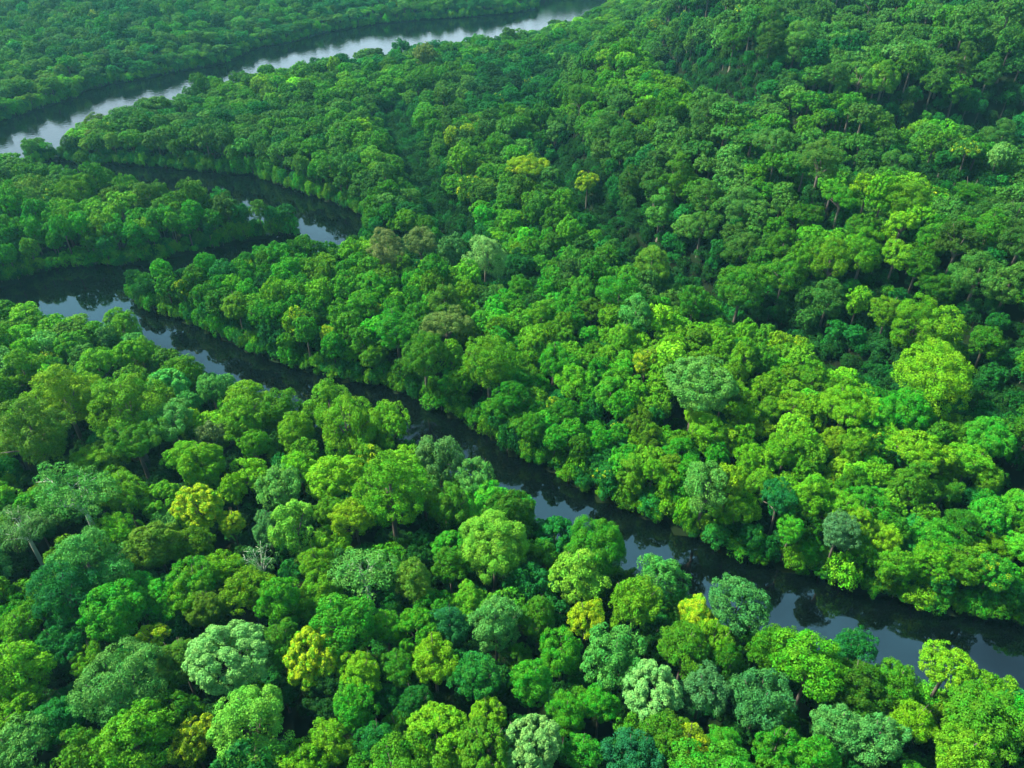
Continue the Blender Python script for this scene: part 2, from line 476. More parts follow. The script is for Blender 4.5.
# surveyed trees: bearing of the crown centre, crown width seen, kind, tint
LAND = [
 (32,433,72,'round','olive'), (78,497,80,'feather','sage'), (22,527,58,'star','grey'), (124,492,46,'lumpy','bright'), (88,564,74,'round','sage'),
 (118,534,44,'round','bright'), (202,463,42,'smooth','lime'), (198,508,48,'lobed','yellow'), (233,490,26,'smooth','lime'), (231,524,28,'lumpy','yellow'),
 (222,568,42,'lumpy','lime'), (196,577,46,'round','vivid'), (155,545,50,'smooth','olive'), (168,421,54,'umbrella','sage'), (212,438,28,'smooth','brown'),
 (125,404,70,'lumpy','bright'), (65,398,66,'round','lime'), (242,419,46,'round','bright'), (135,440,58,'umbrella','mid'),
 (280,486,46,'lumpy','sage'), (294,524,50,'drooping','palelime'), (268,527,32,'smooth','grey'), (297,432,36,'tall','bright'), (347,424,64,'lumpy','bright'),
 (330,403,48,'round','bright'), (388,425,46,'round','bright'), (440,455,52,'drooping','grey'), (474,476,40,'round','sage'), (390,492,74,'round','bright'),
 (446,503,48,'drooping','mid'), (364,572,60,'star','sage'), (413,582,40,'tall','olive'), (319,566,36,'lumpy','bright'), (494,542,66,'smooth','palelime'),
 (355,517,42,'round','lime'), (259,562,38,'bare','grey'), (450,566,38,'round','mid'),
 (114,612,60,'smooth','vivid'), (152,637,30,'lumpy','yellow'), (122,686,80,'round','sage'), (230,657,74,'lobed','pale'), (181,662,44,'smooth','olive'),
 (207,608,36,'smooth','olive'), (60,643,50,'umbrella','emerald'), (14,671,64,'lumpy','lime'), (16,708,50,'umbrella','bright'), (134,744,72,'round','bright'),
 (192,741,44,'lumpy','gold'), (252,724,82,'round','palelime'), (14,758,66,'round','sage'), (88,660,34,'lumpy','bright'), (190,590,44,'round','bright'),
 (64,594,70,'lumpy','emerald'), (20,628,46,'lumpy','bright'), (58,720,44,'smooth','emerald'),
 (312,657,56,'lobed','yellow'), (360,674,42,'smooth','lime'), (354,706,46,'round','vivid'), (397,667,36,'round','mid'), (434,660,46,'round','lime'),
 (440,736,62,'lobed','lime'), (488,716,36,'lobed','lime'), (331,743,44,'round','bright'), (302,766,50,'lumpy','lime'), (378,742,44,'round','emerald'), (345,622,66,'lumpy','vivid'), (386,626,34,'round','vivid'),
 (496,622,48,'tall','sage'), (450,626,42,'round','teal'), (415,702,34,'round','emerald'), (279,602,46,'tall','vivid'),
 (530,748,60,'lobed','pale'), (577,576,56,'round','palelime'), (587,618,42,'lumpy','yellow'), (538,616,38,'tall','mid'), (612,655,62,'lumpy','sage'),
 (652,692,58,'lobed','pale'), (634,604,54,'round','bright'), (696,615,36,'smooth','yellow'), (714,640,40,'round','bright'), (684,650,56,'lumpy','mid'),
 (703,688,52,'lumpy','grey'), (737,604,56,'round','grey'), (760,702,62,'round','grey'), (690,748,46,'lumpy','gold'), (664,738,52,'round','mid'), (725,748,38,'tall','vivid'),
 (633,754,54,'lumpy','teal'), (566,712,38,'tall','vivid'), (600,704,36,'tall','vivid'), (582,752,36,'round','vivid'), (530,682,42,'tall','vivid'),
 (810,668,70,'lumpy','bright'), (775,650,50,'round','mid'), (838,726,48,'round','sage'), (876,738,54,'lumpy','sage'), (910,722,46,'lumpy','lime'), (962,752,62,'lumpy','bright'),
 (948,668,52,'umbrella','lime'), (985,690,48,'umbrella','bright'), (1012,672,40,'round','bright'), (985,724,72,'smooth','mid'), (852,652,46,'round','emerald'),
 (895,685,50,'round','mid'), (775,748,44,'round','vivid'),
 (697,411,34,'round','lime'), (645,362,30,'lumpy','gold'), (706,486,52,'lumpy','sage'), (728,484,34,'round','lime'), (860,520,28,'round','lime'),
 (840,531,38,'round','grey'), (935,374,74,'round','lime'), (910,410,46,'smooth','vivid'), (996,424,42,'smooth','vivid'), (744,268,50,'lumpy','mid'),
 (652,266,38,'round','olive'), (619,292,46,'lumpy','vivid'), (635,314,36,'tall','sage'), (485,254,38,'drooping','pale'), (452,251,26,'drooping','grey'),
 (420,241,30,'round','brown'), (386,250,40,'round','brown'), (378,311,13,'round','yellow'), (328,335,16,'lumpy','yellow'), (447,325,48,'umbrella','brown'),
 (445,302,36,'round','olive'), (527,167,36,'umbrella','yellowgreen'), (588,178,28,'umbrella','yellowgreen'), (452,138,18,'round','yellowgreen'), (467,134,16,'round','yellowgreen'),
 (361,128,26,'umbrella','lime'), (372,160,20,'round','palelime'), (335,66,15,'round','lime'), (425,56,22,'round','brown'), (490,362,54,'round','bright'),
 (424,354,46,'round','mid'), (396,330,42,'round','vivid'), (653,470,20,'round','lime'), (698,382,70,'umbrella','sage'), (780,497,40,'lumpy','emerald'),
 (800,262,26,'lumpy','lime'), (815,278,26,'lumpy','yellowgreen'), (880,230,26,'round','lime'), (845,405,50,'umbrella','lime'), (920,450,50,'umbrella','lime'),
 (366,220,9,'bare','pale'), (984,192,16,'bare','pale'),
]

def zone(px, py, P):
    """character of the wood at a place: (radius range, kinds, tints)"""
    n = len(px)
    z = np.zeros(n, int)
    inb = poly_sd(P, BENCH) < 0
    inr = poly_sd(P, RIDGE) < 0
    return inb, inr

# reaches as lines, for telling the lands between them apart
A_line = np.array(G([(-300, 300), (60, 300), (135, 312), (230, 350), (345, 390), (440, 430), (530, 480), (640, 540), (768, 600), (900, 640), (1024, 660), (1500, 780)], 4))

def below_A(P):
    # nearer to the camera than reach A
    return P[:, 1] < np.interp(P[:, 0], A_line[:, 0], A_line[:, 1])

ANCHOR = {   # trees that stand out by themselves: short name, full label
 (78,497): ('the lacy pale-branched tree', 'lacy sage green spreading tree with pale branches showing through its open crown'),
 (22,527): ('the star-branched grey tree', 'grey green tree with branches radiating like a star, at the left edge'),
 (88,564): ('the big sage dome', 'big round sage green dome in front of the lacy pale-branched tree'),
 (32,433): ('the broad olive dome', 'broad olive green dome at the left edge, behind the lacy pale-branched tree'),
 (198,508): ('the clustered yellow tree', 'yellow green tree of separate rounded clumps, left of the bare twiggy tree'),
 (259,562): ('the bare twiggy tree', 'nearly bare tree with pale twigs standing among leafy green crowns'),
 (364,572): ('the feathery sage tree', 'feathery sage green tree with radiating sprays, beside a tall olive tree'),
 (413,582): ('the tall olive tree', 'tall narrow olive green tree just right of the feathery sage tree'),
 (390,492): ('the broad bright dome', 'broad rounded bright green dome just inland of the near river bank'),
 (440,455): ('the weeping grey riverside tree', 'grey green weeping tree on the near river bank where the channel narrows'),
 (494,542): ('the tall pale lime tree', 'large pale lime green domed tree near the bank, in front of the river'),
 (152,637): ('the small golden tree', 'small golden yellow tree between the vivid green dome and a sage dome'),
 (114,612): ('the vivid green dome', 'smooth vivid emerald green dome behind the small golden tree'),
 (122,686): ('the large sage dome', 'large round sage green dome left of the pale cauliflower-crowned tree'),
 (230,657): ('the pale cauliflower tree', 'large pale green cauliflower-crowned tree behind the broad pale lime dome'),
 (312,657): ('the lemon yellow clustered tree', 'lemon yellow tree of bead-like clumps, right of the pale cauliflower-crowned tree'),
 (252,724): ('the broad pale lime dome', 'broad round pale lime dome in front of the pale cauliflower-crowned tree'),
 (192,741): ('the golden lumpy tree', 'golden lumpy tree left of the broad pale lime dome'),
 (434,660): ('the round lime tree', 'round lime green tree standing alone over a dark gap, right of smaller mid green tree'),
 (440,736): ('the clustered lime tree', 'lime yellow tree of large rounded clumps at the bottom edge'),
 (530,748): ('the cream-green clustered tree', 'cream green tree of dense clumps at the bottom edge, right of clustered lime tree'),
 (577,576): ('the pale lime round tree', 'pale lime round tree just behind the small lumpy yellow tree'),
 (587,618): ('the lumpy yellow tree', 'small lumpy yellow tree just in front of the pale lime round tree'),
 (612,655): ('the lumpy sage tree', 'lumpy sage green tree behind and left of the pale clustered tree'),
 (652,692): ('the pale clustered tree', 'pale green clustered tree in front and right of the lumpy sage tree'),
 (696,615): ('the smooth yellow crown', 'small smooth yellow crown beside the grey riverside dome'),
 (737,604): ('the grey riverside dome', 'grey green dome on the near bank with dark water right behind it'),
 (690,748): ('the gold-flecked tree', 'gold flecked lumpy tree at the bottom edge, right of a dark blue green tree'),
 (633,754): ('the dark blue-green tree', 'dark blue green lumpy tree at the bottom edge'),
 (760,702): ('the big grey dome', 'big round grey green dome in front of the grey riverside dome'),
 (910,722): ('the lumpy lime tree', 'lumpy lime green tree left of the huge green dome at lower right'),
 (948,668): ('the flat lime riverside tree', 'flat topped lime green tree leaning over the near bank at lower right'),
 (985,724): ('the huge corner dome', 'huge smooth green dome in the lower right corner'),
 (697,411): ('the round lime bank tree', 'round lime green tree across the river, just in front of the flat sage crown'),
 (645,362): ('the gold lumpy tree', 'small golden lumpy tree across the river, left of the flat sage crown'),
 (698,382): ('the flat sage crown', 'wide flat sage green crown across the river, right of a small golden tree'),
 (706,486): ('the sage bank tree', 'lumpy sage green tree above the far bank of the river'),
 (860,520): ('the small lime ball', 'small round lime green crown above the far bank, right of a grey crown'),
 (840,531): ('the grey bank tree', 'round grey green tree above the far bank, left of a small lime ball'),
 (935,374): ('the large lime dome', 'large round lime green dome on the wooded bench near the right edge'),
 (996,424): ('the smooth emerald dome', 'smooth vivid emerald dome at the right edge, in front of the large lime dome'),
 (744,268): ('the lone mid green tree', 'lumpy mid green tree at the lip of the wooded bench, over a dark gully'),
 (652,266): ('the olive gully dome', 'round olive green dome beside the dark gully'),
 (635,314): ('the tall sage tree', 'tall sage green tree in front of the olive dome by the gully'),
 (485,254): ('the pale weeping tree', 'pale green weeping tree standing out in the middle of the forest'),
 (386,250): ('the brownish round tree', 'brownish green round tree near the upper river bend'),
 (447,325): ('the flat brown crown', 'flat brownish crown inland of the far bank, in front of the pale weeping tree'),
 (490,362): ('the bright bank dome', 'round bright green dome above the far bank of the river at mid picture'),
 (527,167): ('the flat yellow-green crown', 'flat topped yellow green crown in the far middle of the forest'),
 (588,178): ('the little yellow-green crown', 'little flat yellow green crown just right of a wider flat one'),
}

trees = []     # x, y, R, sz, kind, tint, alpha, land index
def put(x, y, Rr, sz, kind, tint, alpha, land=-1, name=''): trees.append([x, y, Rr, sz, kind, tint, alpha, land, name])

CELL = 8.0
grid = {}
def near_ok(x, y, rad):
    i, j = int(x // CELL), int(y // CELL)
    for a in range(i - 2, i + 3):
        for b in range(j - 2, j + 3):
            for (qx, qy, qr) in grid.get((a, b), ()):
                if (qx - x) ** 2 + (qy - y) ** 2 < (rad + qr) ** 2: return False
    return True
def mark(x, y, rad): grid.setdefault((int(x // CELL), int(y // CELL)), []).append((x, y, rad))

def jit(c, rg, a=0.22):
    k = math.exp(rg.normal(0, a))
    return (c[0] * k * math.exp(rg.normal(0, .12)), c[1] * k, c[2] * k * math.exp(rg.normal(0, .15)))

for li, (px, py, w, kind, tn) in enumerate(LAND):
    k = KINDS[kind]
    zc = 11.0
    for it in range(4):
        gx, gy = ground_at(px, py, zc)
        _, _, dep = project(gx, gy, zc)
        Rr = 0.5 * w * dep / FOC * (1.0 if kind not in ('star', 'bare') else 1.05)
        hz = float(height(np.array([[gx, gy]]))[0])
        want = 5.2 + 1.25 * Rr
        zc = hz + want
    sz = want / (k['hc'] * Rr)
    sz = min(max(sz, 0.8), 2.2)
    # keep the crown itself undistorted: stretch only by what the trunk needs
    if poly_sd(np.array([[gx, gy]]), RIVER)[0] < 1.0: continue
    put(gx, gy, Rr, want, kind, jit(TINT[tn], rng, 0.06), {'gold': 0.45, 'yellow': 0.62, 'yellowgreen': 0.2}.get(tn, 0.0), li, tn)
    mark(gx, gy, Rr * 0.74)

def fill(n_try, rlo, rhi, level, sep):
    """dart-throw the rest of the wood; level 0 canopy, 1 understorey"""
    rg = np.random.default_rng(100 + level)
    t = rg.random(n_try)
    Y = 15 + (820 - 15) * t ** 0.75
    X = (rg.random(n_try) * 2 - 1) * (0.74 * np.hypot(Y, 95) + 55)
    P = np.stack([X, Y], 1)
    d = poly_sd(P, RIVER)
    H = height(P)
    px, py, dep = project(X, Y, H + 11)
    inb = poly_sd(P, BENCH) < 0
    inr = poly_sd(P, RIDGE) < 0
    near = below_A(P)
    fol = np.min([line_d(P, g) for g in FOLD], axis=0)
    gul = np.min([line_d(P, g) for g in GULLY], axis=0)
    dd = line_d(P, D_near); df = line_d(P, D_far)
    nz = vnoise(P, 26, 11); nz2 = vnoise(P, 60, 12)
    cnt = 0
    for i in range(n_try):
        x, y = P[i]
        if d[i] < (1.6 if level == 0 else 0.9): continue
        u = rg.random()
        fy = py[i]; fx = px[i]
        central = (not near[i]) and (not inb[i]) and fx > 480 and fy > 300
        if near[i]:
            Rr = (2.7 + 2.2 * u ** 1.3) if fy > 500 else (2.4 + 1.8 * u)
            kinds = ['round', 'lumpy', 'round', 'lumpy', 'smooth', 'tall', 'drooping', 'lobed']
            if fy < 480: tn = ['bright', 'bright', 'mid', 'lime', 'bright', 'sage', 'mid']
            elif fy < 600: tn = ['mid', 'bright', 'emerald', 'sage', 'vivid', 'bright', 'mid']
            else: tn = ['emerald', 'vivid', 'mid', 'emerald', 'sage', 'dark', 'bright', 'mid', 'vivid']
        elif inr[i]:
            Rr = 3.6 + 2.0 * u
            kinds = ['umbrella', 'umbrella', 'lumpy', 'umbrella']
            tn = ['dull', 'dull', 'mid', 'dull', 'emerald', 'olive', 'dull']
        elif inb[i]:
            Rr = 3.0 + 2.0 * u
            kinds = ['umbrella', 'umbrella', 'lumpy', 'round']
            tn = ['dull', 'mid', 'dull', 'mid', 'emerald', 'dull', 'dull', 'olive'] if nz[i] < 0.66 else ['mid', 'bright', 'mid', 'bright', 'mid', 'dull']
        elif central:
            Rr = 2.0 + 1.5 * u
            kinds = ['lumpy', 'round', 'lumpy', 'tall']
            band = 440 < fy < 500 and fx > 740 or (300 < fy < 430 and 640 < fx)
            tn = ['bright', 'vivid', 'bright', 'mid', 'mid', 'vivid'] if not band else ['lime', 'bright', 'bright', 'bright', 'mid']
            if fx > 850: tn = ['mid', 'emerald', 'vivid', 'bright', 'mid']
        elif fy > 200:
            Rr = 2.1 + 1.5 * u
            kinds = ['round', 'lumpy', 'lumpy', 'round', 'smooth']
            tn = ['bright', 'mid', 'bright', 'vivid', 'lime', 'mid', 'bright']
            if fx < 300 and fy < 270 : tn = ['vivid', 'mid', 'bright', 'vivid', 'emerald']
            if fx > 470: tn = ['mid', 'emerald', 'bright', 'dull', 'vivid']
        else:
            Rr = 2.6 + 2.0 * u
            kinds = ['round', 'lumpy', 'umbrella', 'round']
            tn = ['mid', 'dull', 'mid', 'bright', 'emerald', 'dull', 'olive'] if nz2[i] < .6 else ['mid', 'bright', 'mid', 'lime', 'dull']
            if 470 < fx < 700 and 40 < fy < 105: tn = ['emerald', 'dark', 'dull', 'emerald']
            if fy < 60 and fx < 560: tn = ['emerald', 'mid', 'emerald', 'vivid', 'dull']
        if fol[i] < (4.0 if level == 0 else 2.5): continue
        if level == 1 and gul[i] < 4.0 + 0.008 * y: continue
        if level == 0 and gul[i] < 5.5 + 0.012 * y: continue
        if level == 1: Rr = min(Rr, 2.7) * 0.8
        if d[i] < Rr - 0.6: Rr = max(1.7, d[i] + 0.6)
        sp_ = Rr * (sep * (0.80 if central else 1.05 if near[i] else 0.88))
        if not near_ok(x, y, sp_): continue
        mark(x, y, sp_)
        cnt += 1
        kd = kinds[rg.integers(len(kinds))]
        if level == 1: kd = 'round' if u < .5 else 'lumpy'
        want = (3.6 + 1.25 * Rr) * math.exp(rg.normal(0, 0.14))
        if inr[i]: want *= 1.2
        if gul[i] < 17 and not near[i] and level == 0:
            kd = ['tall', 'round', 'lumpy'][rg.integers(3)]; want *= 0.86
        if near[i] and d[i] < 14 and fx < 190: want *= 0.88
        if central: want *= 0.9
        if d[i] < 16 and not near[i] and fy > 160: want = want * (0.86 if central else 1.05)
        if dd[i] < 70 and not inr[i] and y > 150: want *= 0.72 + 0.28 * min(1, dd[i] / 70)
        if df[i] < 40 and d[i] > 0 and y > 250 and df[i] < dd[i]: want *= 0.6 + 0.4 * df[i] / 40
        if near[i] and d[i] < 9 and y > 60: want *= 0.86
        if level == 1: want *= 0.75
        tn = sorted(tn, key=lambda q: TINT[q][0] + TINT[q][1])
        name = tn[int(min(0.999, max(0, 0.5 * (1.5 * nz[i] - 0.25) + 0.5 * rg.random())) * len(tn))]
        if level == 1 and rg.random() < .7: name = 'emerald' if rg.random() < .5 or not near[i] else 'dark'  # shade of the gaps put into the leaf colour: understorey mostly tinted darker
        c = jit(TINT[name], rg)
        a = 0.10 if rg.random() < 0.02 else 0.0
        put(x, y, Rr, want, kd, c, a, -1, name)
    return cnt

n0 = fill(110000, 0, 0, 0, 0.66)
n1 = fill(60000, 0, 0, 1, 0.5)
print('canopy', n0, 'under', n1)

# ------------------------------------------------------------------ which trees show largest
T = trees
X = np.array([t[0] for t in T]); Yv = np.array([t[1] for t in T]); RR = np.array([t[2] for t in T]); WW = np.array([t[3] for t in T])
HZ = height(np.stack([X, Yv], 1))
RZ = np.array([KINDS[t[4]]['rz'] for t in T]) * RR
pxs, pys, deps = project(X, Yv, HZ + WW)
buf = np.full((192, 256), -1, int)
dist = np.sqrt(X ** 2 + Yv ** 2 + (CAM_Z - HZ - WW) ** 2)
for i in np.argsort(-dist):
    cx, cy, r = pxs[i] / 4, pys[i] / 4, FOC * RR[i] / deps[i] / 4 * 0.95
    sd = (CAM_Z - HZ[i] - WW[i]) / dist[i]
    ry = r * math.sqrt(sd ** 2 + (RZ[i] / RR[i]) ** 2 * (1 - sd ** 2))
    if cx < -r or cx > 256 + r or cy < -ry or cy > 192 + ry: continue
    xa, xb, ya, yb = max(0, int(cx - r)), min(256, int(cx + r) + 2), max(0, int(cy - ry)), min(192, int(cy + ry) + 2)
    if xa >= xb or ya >= yb: continue
    yy, xx = np.mgrid[ya:yb, xa:xb]
    buf[ya:yb, xa:xb][((xx + .5 - cx) / r) ** 2 + ((yy + .5 - cy) / ry) ** 2 < 1] = i
area = np.bincount(buf[buf >= 0], minlength=len(T))
order = np.argsort(-area)
N_IND = 300
must = [i for i, t in enumerate(T) if t[7] >= 0 and LAND[t[7]][:2] in ANCHOR and area[i] > 0]
own = must + [int(i) for i in order if int(i) not in set(must)][:N_IND - len(must)]
print('trees', len(T), 'in view', int((area > 0).sum()), 'smallest own', area[own[-1]])

# ------------------------------------------------------------------ what to call each of them
COLOUR = {'dark': 'dark green', 'emerald': 'deep green', 'teal': 'blue green', 'mid': 'mid green', 'bright': 'bright green', 'vivid': 'vivid green',
          'lime': 'lime green', 'yellow': 'yellow', 'olive': 'olive green', 'sage': 'sage green', 'grey': 'grey green', 'pale': 'pale green',
          'palelime': 'pale lime', 'gold': 'golden', 'brown': 'brownish green', 'dull': 'dull green', 'yellowgreen': 'yellow green'}
FORM = {'round': 'round tree', 'lumpy': 'lumpy tree', 'umbrella': 'flat topped tree', 'lobed': 'clustered tree', 'tall': 'tall narrow tree',
        'smooth': 'smooth domed tree', 'feather': 'feathery tree', 'drooping': 'weeping tree', 'star': 'star-branched tree', 'bare': 'bare twiggy tree'}
LABELS, used = {}, set()
anchors = [(pxs[i], pys[i], *ANCHOR[LAND[T[i][7]][:2]]) for i in must]
for i in must: LABELS[i] = ANCHOR[LAND[T[i][7]][:2]][1]
DIRS = ['right of', 'behind and right of', 'behind', 'behind and left of', 'left of', 'in front and left of', 'in front of', 'in front and right of']
med = np.median([RR[i] for i in own])
for i in own:
    if i in LABELS: continue
    cand_ = sorted((math.hypot(ax - pxs[i], ay - pys[i]), ax, ay, sh) for ax, ay, sh, _ in anchors)
    size = 'large' if RR[i] > 1.25 * med else 'small' if RR[i] < 0.75 * med else 'medium'
    done = False
    for pas in (0, 1):
        for dd_, ax, ay, sh in cand_[:8]:
            sec = DIRS[int(round(math.atan2(ay - pys[i], pxs[i] - ax) / (math.pi / 4))) % 8]
            far_ = 'just ' if dd_ < 48 else '' if dd_ < 110 else 'well '
            if pas == 0 and dd_ > 150: continue
            txt = '%s %s %s %s%s %s' % (size, COLOUR[T[i][8]], FORM[T[i][4]], far_, sec, sh)
            if len(txt.split()) > 16: txt = txt.split(' ', 1)[1]
            if len(txt.split()) > 16: continue
            if txt not in used:
                used.add(txt); LABELS[i] = txt; done = True; break
        if done: break
    if not done:
        (d0, x0_, y0_, s0), (d1, x1_, y1_, s1) = cand_[0], cand_[1]
        LABELS[i] = '%s tree between %s and %s' % (COLOUR[T[i][8]], s0, s1)
print('labels', len(LABELS), 'distinct', len(set(LABELS.values())), 'longest', max(len(q.split()) for q in LABELS.values()))

# ------------------------------------------------------------------ the individual trees
own_set = set(own)
for i in own:
    x, y, Rr, want, kind, c, a, li, tname = T[i]
    seed = 1 + (i * 7) % (3 if kind in ('lobed', 'tall', 'drooping', 'smooth', 'umbrella') else 4)
    if kind in ('star', 'bare', 'feather'): seed = 1
    cm, tm = proto(kind, seed, Rr > 4.4)
    hc = KINDS[kind]['hc']
    root = bpy.data.objects.new({'bare': 'bare_tree', 'feather': 'feathery_tree', 'star': 'feathery_tree', 'drooping': 'weeping_tree'}.get(kind, 'broadleaf_tree'), None)
    COL.objects.link(root)
    root.location = (x, y, HZ[i])
    root.rotation_euler = (0, 0, (i * 2.39996) % 6.283)
    root.empty_display_size = 0.5
    root['label'] = LABELS[i]
    root['category'] = 'tree'
    root['group'] = 'forest trees along the winding river'
    cr = bpy.data.objects.new('crown', cm); COL.objects.link(cr); cr.parent = root
    ax_ = 1 + 0.13 * math.sin(i * 1.7)
    cr.scale = (Rr * ax_, Rr / ax_, Rr * (1.0 if li >= 0 else 0.92 + 0.2 * ((i * 0.618) % 1)))
    cr.location = (0, 0, want - hc * cr.scale[2])
    cr.color = (*c, a)
    tr = bpy.data.objects.new('trunk', tm); COL.objects.link(tr); tr.parent = root
    tr.scale = (Rr, Rr, want / hc)

# ------------------------------------------------------------------ the rest of the wood as one mass
def far_proto(kind, seed):
    V, var, C = crown_geo(kind, seed, False)
    n = len(V) // 4
    tv, tf = trunk_geo(kind, seed, C, False)
    allv = np.concatenate([V, np.array(tv)])
    faces = np.arange(n * 4).reshape(-1, 4).tolist() + [tuple(int(q) + n * 4 for q in f) for f in tf]
    me = bpy.data.meshes.new('tree_kind')
    me.from_pydata(allv.tolist(), [], faces)
    at = me.attributes.new('leafvar', 'FLOAT_COLOR', 'FACE')
    vv = np.ones((len(faces), 4), np.float32); vv[:n, :3] = var
    at.data.foreach_set('color', vv.ravel())
    me.materials.append(FOLI); me.materials.append(BARK)
    me.polygons.foreach_set('material_index', np.r_[np.zeros(n, np.int32), np.ones(len(tf), np.int32)])
    me.update()
    return bpy.data.objects.new('tree_kind', me)

def mass(name, label, items, kinds, seeds):
    """one object that carries many plants: points + instanced plant kinds"""
    protos = [(k, s) for k in kinds for s in range(1, seeds + 1)]
    pobs = [far_proto(k, s + 20) for k, s in protos]
    pid = {ks: n for n, ks in enumerate(protos)}
    me = bpy.data.meshes.new(name)
    me.from_pydata([(it[0], it[1], it[2]) for it in items], [], [])
    n = len(items)
    def attr(nm, tp, arr, key):
        a = me.attributes.new(nm, tp, 'POINT'); a.data.foreach_set(key, np.ascontiguousarray(arr).ravel())
    attr('pick', 'INT', np.array([pid[(it[5], 1 + q % seeds)] for q, it in enumerate(items)], np.int32), 'value')
    attr('turn', 'FLOAT', np.array([(q * 2.39996) % 6.283 for q in range(n)], np.float32), 'value')
    attr('size', 'FLOAT_VECTOR', np.array([(it[3], it[3], it[4]) for it in items], np.float32), 'vector')
    attr('tint', 'FLOAT_COLOR', np.array([it[6] for it in items], np.float32), 'color')
    ob = bpy.data.objects.new(name, me); COL.objects.link(ob)
    ng = bpy.data.node_groups.new(name, 'GeometryNodeTree')
    ng.interface.new_socket('Geometry', in_out='INPUT', socket_type='NodeSocketGeometry')
    ng.interface.new_socket('Geometry', in_out='OUTPUT', socket_type='NodeSocketGeometry')
    N, L = ng.nodes.new, ng.links.new
    gi, go = N('NodeGroupInput'), N('NodeGroupOutput')
    def named(nm, tp):
        q = N('GeometryNodeInputNamedAttribute'); q.data_type = tp; q.inputs['Name'].default_value = nm
        return [s for s in q.outputs if s.enabled and s.name == 'Attribute'][0]
    pick, turn, size = named('pick', 'INT'), named('turn', 'FLOAT'), named('size', 'FLOAT_VECTOR')
    comb = N('ShaderNodeCombineXYZ'); L(turn, comb.inputs[2])
    join = N('GeometryNodeJoinGeometry')
    for k, po in enumerate(pobs):
        oi = N('GeometryNodeObjectInfo'); oi.inputs['Object'].default_value = po
        eq = N('FunctionNodeCompare'); eq.data_type = 'INT'; eq.operation = 'EQUAL'
        ins = [s for s in eq.inputs if s.enabled]
        L(pick, ins[0]); ins[1].default_value = k
        ip = N('GeometryNodeInstanceOnPoints')
        L(gi.outputs[0], ip.inputs['Points']); L(eq.outputs[0], ip.inputs['Selection']); L(oi.outputs['Geometry'], ip.inputs['Instance'])
        L(comb.outputs[0], ip.inputs['Rotation']); L(size, ip.inputs['Scale'])
        L(ip.outputs[0], join.inputs[0])
    L(join.outputs[0], go.inputs[0])
    md = ob.modifiers.new('plants', 'NODES'); md.node_group = ng
    ob['kind'] = 'stuff'; ob['label'] = label
    return ob

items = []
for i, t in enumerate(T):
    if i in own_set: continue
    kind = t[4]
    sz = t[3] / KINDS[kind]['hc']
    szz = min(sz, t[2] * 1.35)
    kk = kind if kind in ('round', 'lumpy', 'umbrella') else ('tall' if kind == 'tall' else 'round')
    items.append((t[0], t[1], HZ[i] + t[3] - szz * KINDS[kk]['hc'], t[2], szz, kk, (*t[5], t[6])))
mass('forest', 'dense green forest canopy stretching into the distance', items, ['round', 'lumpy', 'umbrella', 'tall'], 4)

# low growth along the banks and on the floor of the wood
rg = np.random.default_rng(5)
n_try = 60000
Yb = 15 + 560 * rg.random(n_try) ** 0.8
Xb = (rg.random(n_try) * 2 - 1) * (0.72 * np.hypot(Yb, 95) + 40)
P = np.stack([Xb, Yb], 1)
dB = poly_sd(P, RIVER)
hB = height(P)
gB = np.min([line_d(P, g) for g in GULLY + FOLD], axis=0)
bk = []
for i in range(n_try):
    bank = 0.3 < dB[i] < 5.5
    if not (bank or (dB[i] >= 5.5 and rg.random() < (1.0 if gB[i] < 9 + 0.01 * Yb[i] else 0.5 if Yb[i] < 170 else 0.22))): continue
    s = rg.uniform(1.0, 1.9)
    c = jit(TINT[(['emerald', 'vivid', 'mid', 'bright'] if bank else ['dark', 'emerald', 'dark', 'dark'])[rg.integers(4)]], rg)  # bushes off the bank tinted dark, painting in the shade of hollows and gaps
    if gB[i] < 12: s *= 1.2
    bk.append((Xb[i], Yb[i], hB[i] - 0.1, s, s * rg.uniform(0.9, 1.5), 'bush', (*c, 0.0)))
# a skirt of growth hanging over the water's edge
Q = np.roll(RIVER, -1, 0)
cand = []
for p, q in zip(RIVER, Q):
    Lg = np.linalg.norm(q - p)
    if p[1] > 620 or abs(p[0]) > 420: continue
    nrm = np.array([q[1] - p[1], p[0] - q[0]]) / max(Lg, 1e-6)
    for t in np.arange(0, Lg, 0.9):
        for sgn in (1, -1): cand.append(p + (q - p) * t / Lg + nrm * sgn * rg.uniform(0.2, 3.2))
cand = np.array(cand)
cd, ch = poly_sd(cand, RIVER), height(cand)
for c2, d2, h2 in zip(cand, cd, ch):
    if d2 < 0.1: continue
    s_ = 0.9 + 1.6 * rg.random() ** 2
    c = jit(TINT[['emerald', 'vivid', 'mid', 'bright', 'vivid', 'bright'][rg.integers(6)]], rg, 0.3)
    bk.append((c2[0], c2[1], h2 - 0.6, s_, s_ * rg.uniform(0.9, 1.9), 'bush', (*c, 0.0)))
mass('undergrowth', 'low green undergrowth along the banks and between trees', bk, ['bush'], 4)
print('stuff', len(items), len(bk))

